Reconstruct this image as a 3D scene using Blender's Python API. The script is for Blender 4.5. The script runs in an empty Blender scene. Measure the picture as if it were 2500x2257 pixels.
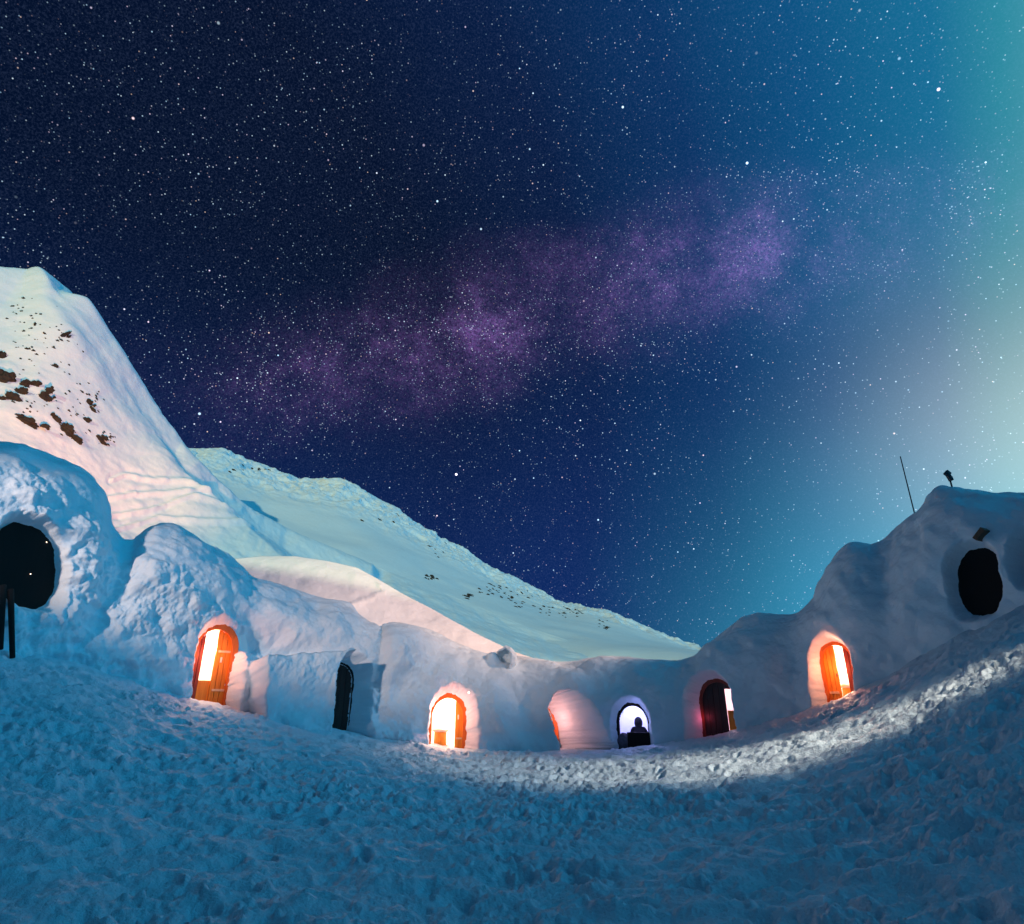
import bpy, bmesh, math, random
import numpy as np
from mathutils import Vector, Matrix
R = math.radians
random.seed(7)
scene = bpy.context.scene
COL = scene.collection

# ------------------------------------------------------------------ camera
F = 1490.0; W0 = 2500.0; H0 = 2257.0
PITCH = R(22.2); EYE = np.array([0.0, 0.0, 1.6])
cp, sp = math.cos(PITCH), math.sin(PITCH)
cam = bpy.data.cameras.new('camera'); camo = bpy.data.objects.new('camera', cam); COL.objects.link(camo)
camo.location = EYE; camo.rotation_euler = (R(90) + PITCH, 0, 0)
cam.sensor_fit = 'HORIZONTAL'; cam.sensor_width = 36; cam.lens = 36 * F / W0
cam.clip_start = 0.05; cam.clip_end = 2000
scene.camera = camo

def pdir(x, y):
    """direction of a photo pixel in the world"""
    x = np.asarray(x, float); y = np.asarray(y, float)
    a = (x - W0 / 2) / F; b = (H0 / 2 - y) / F
    return np.stack([a, cp - b * sp, sp + b * cp], -1)
def azel(pts):
    p = np.array(pts, float); d = pdir(p[:, 0], p[:, 1])
    az = np.arctan2(d[:, 0], d[:, 1]); te = d[:, 2] / np.hypot(d[:, 0], d[:, 1])
    o = np.argsort(az); return az[o], te[o]
def proj(P):
    q = P - EYE
    z = q[..., 1] * cp + q[..., 2] * sp
    u = -q[..., 1] * sp + q[..., 2] * cp
    z = np.where(np.abs(z) < 1e-3, 1e-3, z)
    x = W0 / 2 + F * q[..., 0] / z; y = H0 / 2 - F * u / z
    bad = z < 0.2
    return np.where(bad, -9e3, x), np.where(bad, -9e3, y)
def smooth1(a, n):
    k = np.hanning(n + 2)[1:-1]; k /= k.sum()
    return np.convolve(np.pad(a, n // 2, mode='edge'), k, 'valid')[:len(a)]
def sstep(a, b, x):
    t = np.clip((x - a) / (b - a), 0, 1); return t * t * (3 - 2 * t)

# ------------------------------------------------------------------ noise
def _hash(ix, iy, iz, seed):
    h = (ix.astype(np.int64) * 374761393 + iy.astype(np.int64) * 668265263 + iz.astype(np.int64) * 2147483647 + seed * 974634777) & 0xFFFFFFFF
    h = ((h ^ (h >> 13)) * 1274126177) & 0xFFFFFFFF
    h = (h ^ (h >> 16)) & 0xFFFFFF
    return h / float(0xFFFFFF)
def vnoise(p, seed=0):
    i = np.floor(p).astype(np.int64); f = p - i
    f = f * f * f * (f * (f * 6 - 15) + 10)
    out = 0
    for dx in (0, 1):
        wx = f[..., 0] if dx else 1 - f[..., 0]
        for dy in (0, 1):
            wy = f[..., 1] if dy else 1 - f[..., 1]
            for dz in (0, 1):
                wz = f[..., 2] if dz else 1 - f[..., 2]
                out = out + wx * wy * wz * _hash(i[..., 0] + dx, i[..., 1] + dy, i[..., 2] + dz, seed)
    return out * 2 - 1
def fbm(p, oct=4, seed=0, gain=0.5):
    a = 1.0; s = 0; out = 0
    for k in range(oct):
        out = out + a * vnoise(p * (2.03 ** k) + k * 17.3, seed + k); s += a; a *= gain
    return out / s
def worley2(x, y, seed=0):
    """F1 distance and id value on a jittered grid"""
    ix = np.floor(x).astype(np.int64); iy = np.floor(y).astype(np.int64)
    best = np.full(x.shape, 9.0); val = np.zeros(x.shape)
    z = np.zeros_like(ix)
    for dx in (-1, 0, 1):
        for dy in (-1, 0, 1):
            cx, cy = ix + dx, iy + dy
            px = cx + _hash(cx, cy, z, seed); py = cy + _hash(cx, cy, z + 1, seed)
            d = np.hypot(px - x, py - y); m = d < best
            best = np.where(m, d, best); val = np.where(m, _hash(cx, cy, z + 2, seed), val)
    return best, val

# ------------------------------------------------------------------ helpers: objects
def tag(o, label=None, cat=None, group=None, kind=None):
    if label: o['label'] = label
    if cat: o['category'] = cat
    if group: o['group'] = group
    if kind: o['kind'] = kind
    return o
def mesh_from(name, V, Fq, mat, parent=None, smooth=True, normals=None):
    me = bpy.data.meshes.new(name)
    V = np.asarray(V, np.float32); Fq = np.asarray(Fq, np.int32)
    me.vertices.add(len(V)); me.vertices.foreach_set('co', V.ravel())
    n = Fq.shape[1]
    me.loops.add(Fq.size); me.loops.foreach_set('vertex_index', Fq.ravel())
    me.polygons.add(len(Fq)); me.polygons.foreach_set('loop_start', np.arange(0, Fq.size, n, dtype=np.int32))
    me.polygons.foreach_set('use_smooth', np.full(len(Fq), smooth, dtype=bool))
    me.update(calc_edges=True)
    if mat: me.materials.append(mat)
    o = bpy.data.objects.new(name, me); COL.objects.link(o)
    if parent: o.parent = parent
    if normals is not None:
        me.normals_split_custom_set_from_vertices(normals.tolist())
    return o
def grid_faces(nv, na, wrap=False):
    i = np.arange(nv - 1)[:, None]; j = np.arange(na if wrap else na - 1)[None, :]
    j2 = (j + 1) % na
    a = i * na + j; b = i * na + j2; c = (i + 1) * na + j2; d = (i + 1) * na + j
    return np.stack([a, b, c, d], -1).reshape(-1, 4)
def grid_normals(P):
    du = np.gradient(P, axis=1); dv = np.gradient(P, axis=0)
    n = np.cross(du, dv); n /= np.linalg.norm(n, axis=-1, keepdims=True) + 1e-12
    return n
def empty(name, loc, M=None):
    o = bpy.data.objects.new(name, None); COL.objects.link(o); o.empty_display_size = 0.3
    o.location = loc
    if M is not None: o.rotation_euler = M.to_euler()
    return o
def bm_obj(name, bm, mat, parent=None, smooth=False):
    me = bpy.data.meshes.new(name); bmesh.ops.recalc_face_normals(bm, faces=bm.faces); bm.to_mesh(me); bm.free()
    if smooth:
        for p in me.polygons: p.use_smooth = True
    if mat: me.materials.append(mat)
    o = bpy.data.objects.new(name, me); COL.objects.link(o)
    if parent: o.parent = parent
    return o
def add_box(bm, c, s, rot=None, bev=0.0):
    M = Matrix.Translation(c)
    if rot is not None: M = M @ rot.to_4x4()
    r = bmesh.ops.create_cube(bm, size=1, matrix=M @ Matrix.Diagonal((s[0], s[1], s[2], 1)))
    if bev:
        es = list({e for v in r['verts'] for e in v.link_edges})
        bmesh.ops.bevel(bm, geom=es, offset=bev, segments=2, affect='EDGES', profile=0.6)
def add_tube(bm, p0, p1, r0, r1, n=10):
    p0, p1 = Vector(p0), Vector(p1); d = p1 - p0
    M = Matrix.Translation((p0 + p1) / 2) @ d.to_track_quat('Z', 'Y').to_matrix().to_4x4()
    bmesh.ops.create_cone(bm, cap_ends=True, segments=n, radius1=r0, radius2=r1, depth=d.length, matrix=M)

# ------------------------------------------------------------------ materials
def srgb(r, g, b):
    f = lambda c: (c / 255 / 12.92) if c / 255 <= 0.04045 else ((c / 255 + 0.055) / 1.055) ** 2.4
    return (f(r), f(g), f(b), 1)
def new_mat(name):
    m = bpy.data.materials.new(name); m.use_nodes = True
    return m, m.node_tree.nodes, m.node_tree.links, m.node_tree.nodes['Principled BSDF']
def snow_mat(name, base, layers, rough=0.65, dirt=None):
    m, N, L, b = new_mat(name)
    b.inputs['Roughness'].default_value = rough
    b.inputs['Specular IOR Level'].default_value = 0.25
    tc = N.new('ShaderNodeTexCoord'); prev = None
    geo = N.new('ShaderNodeNewGeometry')
    for sc, st, dist in layers:
        n = N.new('ShaderNodeTexNoise'); n.inputs['Scale'].default_value = sc; n.inputs['Detail'].default_value = 5; n.inputs['Roughness'].default_value = 0.6
        L.new(geo.outputs['Position'], n.inputs['Vector'])
        bp = N.new('ShaderNodeBump'); bp.inputs['Strength'].default_value = st; bp.inputs['Distance'].default_value = dist
        L.new(n.outputs['Fac'], bp.inputs['Height'])
        if prev: L.new(prev.outputs['Normal'], bp.inputs['Normal'])
        prev = bp
    if prev: L.new(prev.outputs['Normal'], b.inputs['Normal'])
    n = N.new('ShaderNodeTexNoise'); n.inputs['Scale'].default_value = 1.3; n.inputs['Detail'].default_value = 8
    L.new(geo.outputs['Position'], n.inputs['Vector'])
    mx = N.new('ShaderNodeMix'); mx.data_type = 'RGBA'
    mx.inputs['A'].default_value = (*[c * 0.93 for c in base], 1); mx.inputs['B'].default_value = (*base, 1)
    L.new(n.outputs['Fac'], mx.inputs['Factor'])
    out = mx.outputs['Result']
    if dirt:
        n2 = N.new('ShaderNodeTexNoise'); n2.inputs['Scale'].default_value = dirt[0]; n2.inputs['Detail'].default_value = 9; n2.inputs['Roughness'].default_value = 0.7
        L.new(geo.outputs['Position'], n2.inputs['Vector'])
        rp = N.new('ShaderNodeMapRange'); rp.inputs['From Min'].default_value = dirt[1]; rp.inputs['From Max'].default_value = dirt[1] + 0.06
        L.new(n2.outputs['Fac'], rp.inputs['Value'])
        m2 = N.new('ShaderNodeMix'); m2.data_type = 'RGBA'; m2.inputs['B'].default_value = (*dirt[2], 1)
        L.new(rp.outputs['Result'], m2.inputs['Factor']); L.new(out, m2.inputs['A']); out = m2.outputs['Result']
    L.new(out, b.inputs['Base Color'])
    return m
def wood_mat(name, c1, c2, rough=0.55, scale=14):
    m, N, L, b = new_mat(name)
    tc = N.new('ShaderNodeTexCoord'); mp = N.new('ShaderNodeMapping'); mp.inputs['Scale'].default_value = (1, 1, 0.12)
    L.new(tc.outputs['Object'], mp.inputs['Vector'])
    n = N.new('ShaderNodeTexNoise'); n.inputs['Scale'].default_value = scale; n.inputs['Detail'].default_value = 6; n.inputs['Distortion'].default_value = 1.2
    L.new(mp.outputs['Vector'], n.inputs['Vector'])
    mx = N.new('ShaderNodeMix'); mx.data_type = 'RGBA'; mx.inputs['A'].default_value = (*c1, 1); mx.inputs['B'].default_value = (*c2, 1)
    rp = N.new('ShaderNodeMapRange'); rp.inputs['From Min'].default_value = 0.35; rp.inputs['From Max'].default_value = 0.65
    L.new(n.outputs['Fac'], rp.inputs['Value']); L.new(rp.outputs['Result'], mx.inputs['Factor'])
    L.new(mx.outputs['Result'], b.inputs['Base Color']); b.inputs['Roughness'].default_value = rough
    bp = N.new('ShaderNodeBump'); bp.inputs['Strength'].default_value = 0.3; bp.inputs['Distance'].default_value = 0.01
    L.new(n.outputs['Fac'], bp.inputs['Height']); L.new(bp.outputs['Normal'], b.inputs['Normal'])
    return m
def plain_mat(name, c, rough=0.6, metal=0.0, emit=None, es=1.0, nscale=20, var=0.25):
    m, N, L, b = new_mat(name)
    geo = N.new('ShaderNodeTexCoord')
    n = N.new('ShaderNodeTexNoise'); n.inputs['Scale'].default_value = nscale; n.inputs['Detail'].default_value = 5
    L.new(geo.outputs['Object'], n.inputs['Vector'])
    mx = N.new('ShaderNodeMix'); mx.data_type = 'RGBA'
    mx.inputs['A'].default_value = (*[x * (1 - var) for x in c], 1); mx.inputs['B'].default_value = (*[min(1, x * (1 + var)) for x in c], 1)
    L.new(n.outputs['Fac'], mx.inputs['Factor']); L.new(mx.outputs['Result'], b.inputs['Base Color'])
    b.inputs['Roughness'].default_value = rough; b.inputs['Metallic'].default_value = metal
    if emit:
        b.inputs['Emission Color'].default_value = (*emit, 1); b.inputs['Emission Strength'].default_value = es
    return m
SNOW = (0.70, 0.83, 0.90)
M_ground = snow_mat('trampled_snow', (0.63, 0.81, 0.90), [(9, 0.6, 0.06), (26, 0.75, 0.035), (80, 0.5, 0.012)], 0.55)
M_igloo = snow_mat('packed_snow', SNOW, [(4, 0.35, 0.08), (17, 0.45, 0.03), (60, 0.35, 0.01)], 0.7)
M_mount = snow_mat('mountain_snow', (0.78, 0.83, 0.86), [(0.5, 0.3, 0.3), (2.2, 0.3, 0.1), (9, 0.35, 0.03)], 0.75)
M_room = snow_mat('room_snow', (0.84, 0.85, 0.86), [(8, 0.3, 0.03)], 0.8)
M_rock = plain_mat('dark_rock', (0.020, 0.014, 0.010), 0.9, nscale=3, var=0.8)
M_orange = wood_mat('varnished_pine', (0.66, 0.21, 0.012), (0.78, 0.30, 0.022))
M_frame = wood_mat('frame_wood', (0.55, 0.105, 0.008), (0.66, 0.155, 0.012))
M_darkwood = wood_mat('dark_stained_wood', (0.012, 0.005, 0.004), (0.03, 0.010, 0.007))
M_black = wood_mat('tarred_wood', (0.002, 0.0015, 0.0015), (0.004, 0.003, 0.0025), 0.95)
M_redwood = wood_mat('reddish_wood', (0.16, 0.018, 0.006), (0.22, 0.03, 0.01))
M_strap = wood_mat('pale_wood', (0.72, 0.5, 0.28), (0.8, 0.58, 0.36))
M_metal = plain_mat('dark_metal', (0.03, 0.035, 0.045), 0.45, 0.8)
M_plate = plain_mat('door_plate', (0.75, 0.68, 0.55), 0.4, 0.0)
M_bulb = plain_mat('lamp_glow', (0.9, 0.8, 0.7), 0.4, emit=(1.0, 0.72, 0.5), es=6)
M_fur = plain_mat('sheepskin', (0.8, 0.74, 0.66), 0.95, nscale=60)
M_cloth = plain_mat('dark_jacket', (0.010, 0.010, 0.022), 0.85, nscale=30)
M_skin = plain_mat('skin', (0.5, 0.3, 0.22), 0.5)

# ------------------------------------------------------------------ shared layout
CY, RAD = 10.0, 14.0                       # the ring of igloos stands round a trodden yard
def D_of(az):
    return CY * np.cos(az) + np.sqrt(RAD ** 2 - (CY * np.sin(az)) ** 2)
base_px = [(-700,1430),(-300,1500),(0,1582),(100,1600),(180,1613),(300,1652),(400,1690),(520,1716),(620,1745),(740,1770),(860,1790),(1000,1812),
           (1100,1826),(1200,1832),(1300,1835),(1450,1834),(1550,1825),(1650,1812),(1760,1795),(1850,1770),(2000,1725),(2060,1702),
           (2200,1632),(2330,1556),(2400,1522),(2500,1478),(2800,1400),(3200,1330)]
crest_px = [(-700,1010),(-300,1050),(0,1090),(60,1100),(130,1125),(190,1145),(215,1165),(235,1200),(250,1250),(270,1300),(300,1325),(335,1325),
            (360,1300),(390,1285),(430,1290),(470,1305),(520,1345),(560,1365),(590,1385),(620,1410),(680,1425),(760,1450),(850,1480),
            (870,1500),(900,1525),(930,1540),(960,1531),(1010,1535),(1080,1555),(1140,1580),(1190,1600),(1212,1590),(1230,1587),(1250,1598),
            (1300,1605),(1360,1618),(1420,1612),(1480,1602),(1530,1603),(1580,1612),(1650,1615),(1700,1603),(1740,1570),(1770,1540),
            (1810,1508),(1850,1496),(1900,1502),(1950,1500),(2000,1470),(2030,1430),(2060,1360),(2080,1342),(2130,1345),(2190,1310),
            (2240,1270),(2262,1255),(2278,1212),(2295,1194),(2310,1196),(2350,1205),(2420,1207),(2500,1204),(2800,1190),(3200,1170)]
baz, bte = azel(base_px); caz, cte = azel(crest_px)
def Hb_of(az):
    return EYE[2] + np.interp(az, baz, bte) * D_of(az)

# ------------------------------------------------------------------ ground
def build_ground():
    a_in = np.linspace(R(-58), R(58), 1050)
    a_out = np.linspace(R(58), R(302), 72)[1:-1]
    az = np.concatenate([a_in, a_out])
    r = np.concatenate([np.linspace(0.15, 2.2, 10)[:-1], np.geomspace(2.2, 30, 500), np.geomspace(30, 420, 16)[1:]])
    A, Rr = np.meshgrid(az, r)
    azw = (A + math.pi) % (2 * math.pi) - math.pi
    aa = np.linspace(-R(75), R(75), 1501)
    Hs = smooth1(Hb_of(aa), 61)
    lim = np.clip(azw, -R(75), R(75))
    Hbase = np.interp(lim, aa, Hs) * (1 - sstep(R(75), R(130), np.abs(azw)))
    Db = np.interp(lim, aa, D_of(aa))
    t = np.clip((Rr - 2.5) / (Db - 2.5), 0, 1.25)
    Z = Hbase * np.minimum(t, 1) ** 1.35
    X = Rr * np.sin(A); Y = Rr * np.cos(A)
    P = np.stack([X, Y, np.zeros_like(X)], -1)
    n1 = fbm(P * 0.45, 3, 1); n2 = fbm(P * 1.6, 4, 5)
    amp = sstep(0.6, 3.0, Rr)
    d1, v1 = worley2(X * 2.1 + n2 * 0.5, Y * 2.1 + n1 * 0.7, 3)     # boot prints, heaps
    d2, v2 = worley2(X * 6.0 + n2, Y * 6.0 - n2, 9)                 # clods
    n5 = fbm(P * 15.0, 3, 71, 0.6)
    n3 = fbm(P * 7.0, 4, 11, 0.6)
    n4 = fbm(np.stack([X + 0.25 * n2, Y - 0.2 * n1, X * 0], -1) * 2.9, 3, 51, 0.5)
    rgen = random.Random(12)
    foot = np.zeros_like(X)
    for tr in range(34):                                           # lines of boot prints criss-crossing the yard
        fx, fy = rgen.uniform(-9, 9), rgen.uniform(3.5, 20); hd = rgen.uniform(0, 6.28)
        for k in range(rgen.randint(8, 22)):
            hd += rgen.gauss(0, .12); fx += .62 * math.sin(hd); fy += .62 * math.cos(hd)
            rf, af = math.hypot(fx, fy), math.atan2(fx, fy)
            if rf < 3 or rf > 23 or abs(af) > R(57): continue
            sx = (0.13 if k % 2 else -0.13) + rgen.gauss(0, .03); cx_, cy_ = fx + sx * math.cos(hd), fy - sx * math.sin(hd)
            i0, i1 = np.searchsorted(r, [rf - .5, rf + .5]); j0, j1 = np.searchsorted(a_in, [af - .5 / rf, af + .5 / rf])
            dx, dy = X[i0:i1, j0:j1] - cx_, Y[i0:i1, j0:j1] - cy_
            c, q = math.cos(hd), math.sin(hd)
            e = np.sqrt(((dx * q + dy * c) / .19) ** 2 + ((dx * c - dy * q) / .085) ** 2)
            foot[i0:i1, j0:j1] += -rgen.uniform(.05, .10) * (1 - sstep(.55, 1.1, e)) + .03 * np.exp(-((e - 1.45) / .35) ** 2)
    lump = 0.07 * n1 + 0.09 * n2 + 0.05 * n4 + 0.07 * fbm(np.stack([X * 0.9, Y * 2.6, X * 0], -1), 3, 91)
    dent = -0.080 * (1 - sstep(0.06, 0.36, d1)) * (v1 > 0.35)
    clod = 0.060 * (1 - sstep(0.0, 0.36, d2)) * np.clip(v2 - 0.3, 0, 1)
    rough = 0.045 * n3 + 0.028 * n5
    patch = 0.42 + 0.58 * np.clip(fbm(P * 0.45, 3, 31) * 2.4 + 0.45, 0, 1)
    wind = fbm(np.stack([X * 0.9, Y * 2.6, X * 0], -1), 3, 91)
    detail = (dent + clod + rough) * patch * 1.6 + foot
    fade = 1 - 0.75 * sstep(-1.0, 0.6, Rr - Db)
    far = 1 - sstep(28, 40, Rr)
    P[..., 2] = Z + (lump * (0.5 + 0.5 * fade) + detail * fade) * amp * far - sstep(34, 60, Rr) * 1.0
    o = mesh_from('snow_ground', P.reshape(-1, 3), grid_faces(len(r), len(az), True), M_ground)
    o['kind'] = 'structure'
build_ground()

# ------------------------------------------------------------------ igloo ring: one continuous surface cut into igloos
NA, NV, NB = 1960, 150, 45
AZ0, AZ1 = R(-66), R(140)
az = np.concatenate([np.linspace(AZ0, R(56), 1500)[:-1], np.linspace(R(56), AZ1, NA - 1499)])
Db = D_of(az); Hb = smooth1(Hb_of(az), 41)
tC = smooth1(np.interp(az, caz, cte), 9)
v = np.concatenate([np.linspace(-0.12, 0, 5)[:-1], np.linspace(0, 1, NV)])
h = np.full(NA, 3.0)
S = 1.9 + 0.0 * az
for _ in range(8):
    S = smooth1(1.1 + 0.42 * np.clip(h, 1, 6), 31)
    th = np.clip(v, 0, 1)[:, None] * math.pi / 2
    rr = Db + S * (1 - np.cos(th)); zz = Hb + h * np.sin(th)
    te = (zz - EYE[2]) / rr
    k = np.argmax(te, 0); j = np.arange(NA)
    hn = (EYE[2] + tC * rr[k, j] - Hb) / np.maximum(np.sin(th[k, 0]), 0.3)
    h = 0.5 * h + 0.5 * np.clip(hn, 0.6, 9)
# past the right edge the unseen ring is extended and raised to shade the yard
wR = sstep(R(47), R(58), az)
h = h * (1 - wR) + (6.5 + 2.8 * sstep(R(66), R(88), az) + 0.35 * np.sin(az * 19) - Hb) * wR
th = np.clip(v, 0, 1)[:, None] * math.pi / 2
rr = Db + S * (1 - np.cos(th)); zz = Hb + h * np.sin(th) + np.minimum(v, 0)[:, None] * 4
vb = np.linspace(0, 1, NB + 1)[1:]; tb = vb[:, None] * math.pi / 2
LB = 3.6
rb = Db + S + LB * np.sin(tb); zb = Hb + h * np.cos(tb) - 0.9 * vb[:, None]
rr = np.vstack([rr, rb]); zz = np.vstack([zz, zb])
VV = np.concatenate([v, 1 + vb])
PS = np.stack([rr * np.sin(az), rr * np.cos(az), zz], -1)
print('HB', [(round(math.degrees(a)), round(float(np.interp(a, az, Hb)), 2), round(float(np.interp(a, az, h)), 2), round(float(np.interp(a, az, Db)), 1)) for a in np.radians(range(-60, 61, 10))])

nrm = grid_normals(PS)
nrm = np.where((nrm[..., 0] * np.sin(az) + nrm[..., 1] * np.cos(az) - 0.5 * nrm[..., 2])[..., None] > 0, -nrm, nrm)
px, py = proj(PS)
front = 1 - sstep(0.80, 1.05, VV)[:, None]
leftness = 1 - sstep(1000, 1350, px)
rightn = sstep(1450, 1600, px)
# dug, lumpy snow: vertical scrape marks low on the left walls, smooth drifts elsewhere
Q = PS * np.array([1.0, 1.0, 0.45])
scrape = fbm(Q * 3.2, 4, 3, 0.6); lumps = fbm(PS * 0.9, 3, 21); mid = fbm(PS * 2.2, 4, 41, 0.55)
ridged = 1 - np.abs(fbm(PS * 1.5, 4, 61)) * 2
low = 1 - sstep(0.25, 0.75, VV)[:, None]
dug = sstep(-0.05, 0.25, fbm(PS * 0.55, 2, 83) + 0.60 * low - 0.36)
disp = 0.24 * lumps * front
disp += (0.11 * mid + 0.125 * scrape * dug + 0.10 * np.clip(ridged, 0, 1) * dug) * leftness * front * (0.35 + 0.9 * low)
disp += 0.035 * mid * (1 - leftness) * front
disp += 0.012 * fbm(PS * 9, 3, 77)
def bump_at(cx, cy, sx, sy, a, rot=0):
    c, s = math.cos(rot), math.sin(rot); dx, dy = px - cx, py - cy
    u = (dx * c + dy * s) / sx; w = (-dx * s + dy * c) / sy
    return a * np.exp(-(u * u + w * w)) * (VV < 1.3)[:, None]
# drifts, hollows, hoods over the doorways
for q in [(60,1240,150,130,.5,0),(410,1400,120,90,.32,0),(300,1450,40,130,-.20,0),(655,1560,75,45,-.85,.3),(740,1585,70,22,-.35,0),(960,1590,80,50,.4,0),(928,1660,20,80,-.35,0),
          (1290,1730,40,60,-.35,0),(1600,1700,90,60,.3,0),(1930,1610,40,90,-.3,0),(2080,1440,110,110,.45,0),(2170,1450,32,110,-.25,0),(2300,1330,130,110,.45,0),
          (470,1440,80,60,.25,0),(330,1480,60,90,.20,.3),(200,1350,50,90,.25,0),(250,1480,40,60,-.28,.4),(330,1590,50,40,.22,0),
          (640,1560,60,40,-.35,.5),(700,1500,90,35,.20,.45),(820,1540,50,50,.28,0),(960,1600,60,60,.30,.4),(1080,1600,110,26,.16,.45),
          (990,1700,35,45,-.22,0),(1010,1740,35,35,.25,0),(1080,1640,50,22,.22,-.6),(1210,1720,60,60,.22,0),(1400,1660,70,25,.25,.3),
          (1300,1780,60,35,-.18,0),(1760,1610,60,40,.25,-.5),(1690,1700,50,50,-.15,0),(2035,1530,60,25,.18,0),(2200,1480,120,60,.15,-.5),
          (1900,1620,90,60,.12,0),(2400,1290,60,40,.15,0),(410,1640,50,45,.2,0),(120,1500,40,60,.15,0),(930,1745,30,35,-.15,0)]:
    disp = disp + bump_at(*q)
# small wind hole on the roof ridge
disp = disp + bump_at(1232, 1600, 14, 10, -0.55) + bump_at(1205, 1612, 22, 10, 0.25, -0.5)
# cut snow block standing proud beside the dark doorway
wob = 10 * fbm(PS * 2.5, 3, 91)
rag = 14 * fbm(PS * 5.0, 3, 92)
blk = sstep(608, 622, px + wob) * (1 - sstep(832, 846, px + rag + (py - 1690) * 0.10)) * sstep(1612 - 0.02 * (px - 620), 1626 - 0.02 * (px - 620), py + wob * 0.6)
disp = disp * (1 - 0.35 * blk) + blk * 1.30 * (VV < 0.9)[:, None]
# banked snow heaps at the foot of the walls
for cx, cy in [(540,1700),(450,1690),(910,1790),(980,1800),(1010,1812),(1130,1826),(880,1782),(700,1765)]:
    disp = disp + bump_at(cx, cy, 38, 18, 0.30)
PS = PS + nrm * disp[..., None]

# niches -------------------------------------------------------------------------------------
# px outline of each opening (x0, x1, y top, y bottom), depth, extra sideways turn of the tunnel (deg, + = to the left), shrink at the back
NICHES = [
    dict(k=0, x=(-24,134), y=(1254,1494), depth=0.60, turn=0, shrink=.96, style='dark_big'),
    dict(k=1, x=(478,592), y=(1500,1690), depth=1.05, turn=2, shrink=.90, style='lit_left'),
    dict(k=2, x=(806,908), y=(1594,1774), depth=1.05, turn=24, shrink=.90, style='dark_slit'),
    dict(k=3, x=(1046,1166), y=(1670,1828), depth=1.00, turn=10, shrink=.84, style='lit_mid'),
    dict(k=4, x=(1350,1474), y=(1686,1838), depth=1.55, turn=47, shrink=.85, style='lit_hidden'),
    dict(k=5, x=(1492,1590), y=(1702,1826), depth=0.55, turn=-6, shrink=.88, style='violet'),
    dict(k=6, x=(1676,1792), y=(1638,1800), depth=1.05, turn=-12, shrink=.90, style='dark_window'),
    dict(k=7, x=(1984,2084), y=(1546,1716), depth=1.00, turn=-3, shrink=.92, style='lit_right'),
    dict(k=8, x=(2340,2452), y=(1318,1516), depth=0.50, turn=0, shrink=.97, style='dark_plank'),
    dict(k=9, x=(2492,2590), y=(1262,1440), depth=0.55, turn=0, shrink=.92, style='dark_edge'),
]
MASKMAX = np.zeros(PS.shape[:2])
fin = PS.copy()
for nd in NICHES:
    xc = (nd['x'][0] + nd['x'][1]) / 2; yb = nd['y'][1]; yt = nd['y'][0]
    fr = (VV < 0.97)[:, None]
    px, py = proj(PS)
    dd = np.where(fr, (px - xc) ** 2 + (py - (yb - 6)) ** 2, 1e12)
    i, jx = np.unravel_index(np.argmin(dd), dd.shape)
    O = PS[i, jx].copy()
    a = az[jx]
    if nd['style'] not in ('dark_big', 'dark_plank', 'dark_edge'):
        O[2] = Hb[jx] + 0.02
    j0, j1 = max(0, jx - 25), min(NA - 1, jx + 25)
    bx = np.array([Db[j1] * math.sin(az[j1]) - Db[j0] * math.sin(az[j0]), Db[j1] * math.cos(az[j1]) - Db[j0] * math.cos(az[j0])])
    bx /= np.linalg.norm(bx)
    t = np.array([bx[0], bx[1], 0.0]); n = np.array([-bx[1], bx[0], 0.0])       # right as seen, inward
    if n[0] * O[0] + n[1] * (O[1] - CY) < 0: n = -n
    # size in metres
    rel = O - EYE; depthz = rel[1] * cp + rel[2] * sp
    view = np.array([math.sin(a), math.cos(a), 0]); cosv = abs(view @ n)
    mpp = depthz / F
    w = (nd['x'][1] - nd['x'][0]) * mpp / cosv * 0.98
    dtop = pdir(xc, yt); hh = EYE[2] + dtop[2] / math.hypot(dtop[0], dtop[1]) * (math.hypot(O[0], O[1]) + 0.15) - O[2]
    nd.update(O=O, t=t, n=n, w=w, h=hh, a=a)
    q = PS - O
    u = q @ t; z = q[..., 2]
    rg = (0.09 if nd['k'] in (1, 3, 4) else 0.05 if nd['k'] > 7 else 0.055) * fbm(PS * 3.6, 4, 100 + nd['k'], 0.6)
    zs = hh - w * 0.55
    b = hh - zs
    if nd['k'] == 4: u_m = u + 0.36 * (z - 0.95)
    else: u_m = u
    up = np.clip(z - zs, 0, None)
    d = np.where(z < zs, np.abs(u_m) - w / 2, (np.sqrt((u_m / (w / 2)) ** 2 + (up / b) ** 2) - 1) * w / 2)
    d = d + rg
    raised = nd['style'] in ('dark_big', 'dark_plank', 'dark_edge')
    if raised:
        u_k = u + {0: 0.28, 8: -0.16, 9: -0.2}[nd['k']] * (z - hh / 2)
        d = ((np.abs(u_k) / (w / 2)) ** 2.5 + (np.abs(z - hh / 2) / (hh / 2)) ** 2.5) ** 0.4
        d = (d - 1) * w / 2 + rg
    near = (np.abs(u) < w) & (z < hh + 0.6) & (np.abs(q @ n) < 2.5) & fr
    m = np.where(near, 1 - sstep(-0.13 if raised else -0.10, 0.05, d), 0)
    sh = nd['shrink']; turn = R(nd['turn'])
    off = nd['depth'] * (n - t * math.tan(turn))
    tgt = O + (u * sh)[..., None] * t + np.array([0, 0, 1.0]) * (z * (sh if True else 1))[..., None] + off
    fin = np.where(m[..., None] > 0, fin * (1 - m[..., None]) + tgt * m[..., None], fin)
    MASKMAX = np.maximum(MASKMAX, np.where(m > 0.985, 1, 0))
    nd['doorO'] = O + off; nd['dw'] = w * sh; nd['dh'] = hh * sh; nd['dzs'] = zs * sh; nd['raised'] = raised
PS = fin
NRM = grid_normals(PS)
flip = (NRM[..., 0] * np.sin(az) + NRM[..., 1] * np.cos(az) - 0.3 * NRM[..., 2]) > 0
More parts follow.
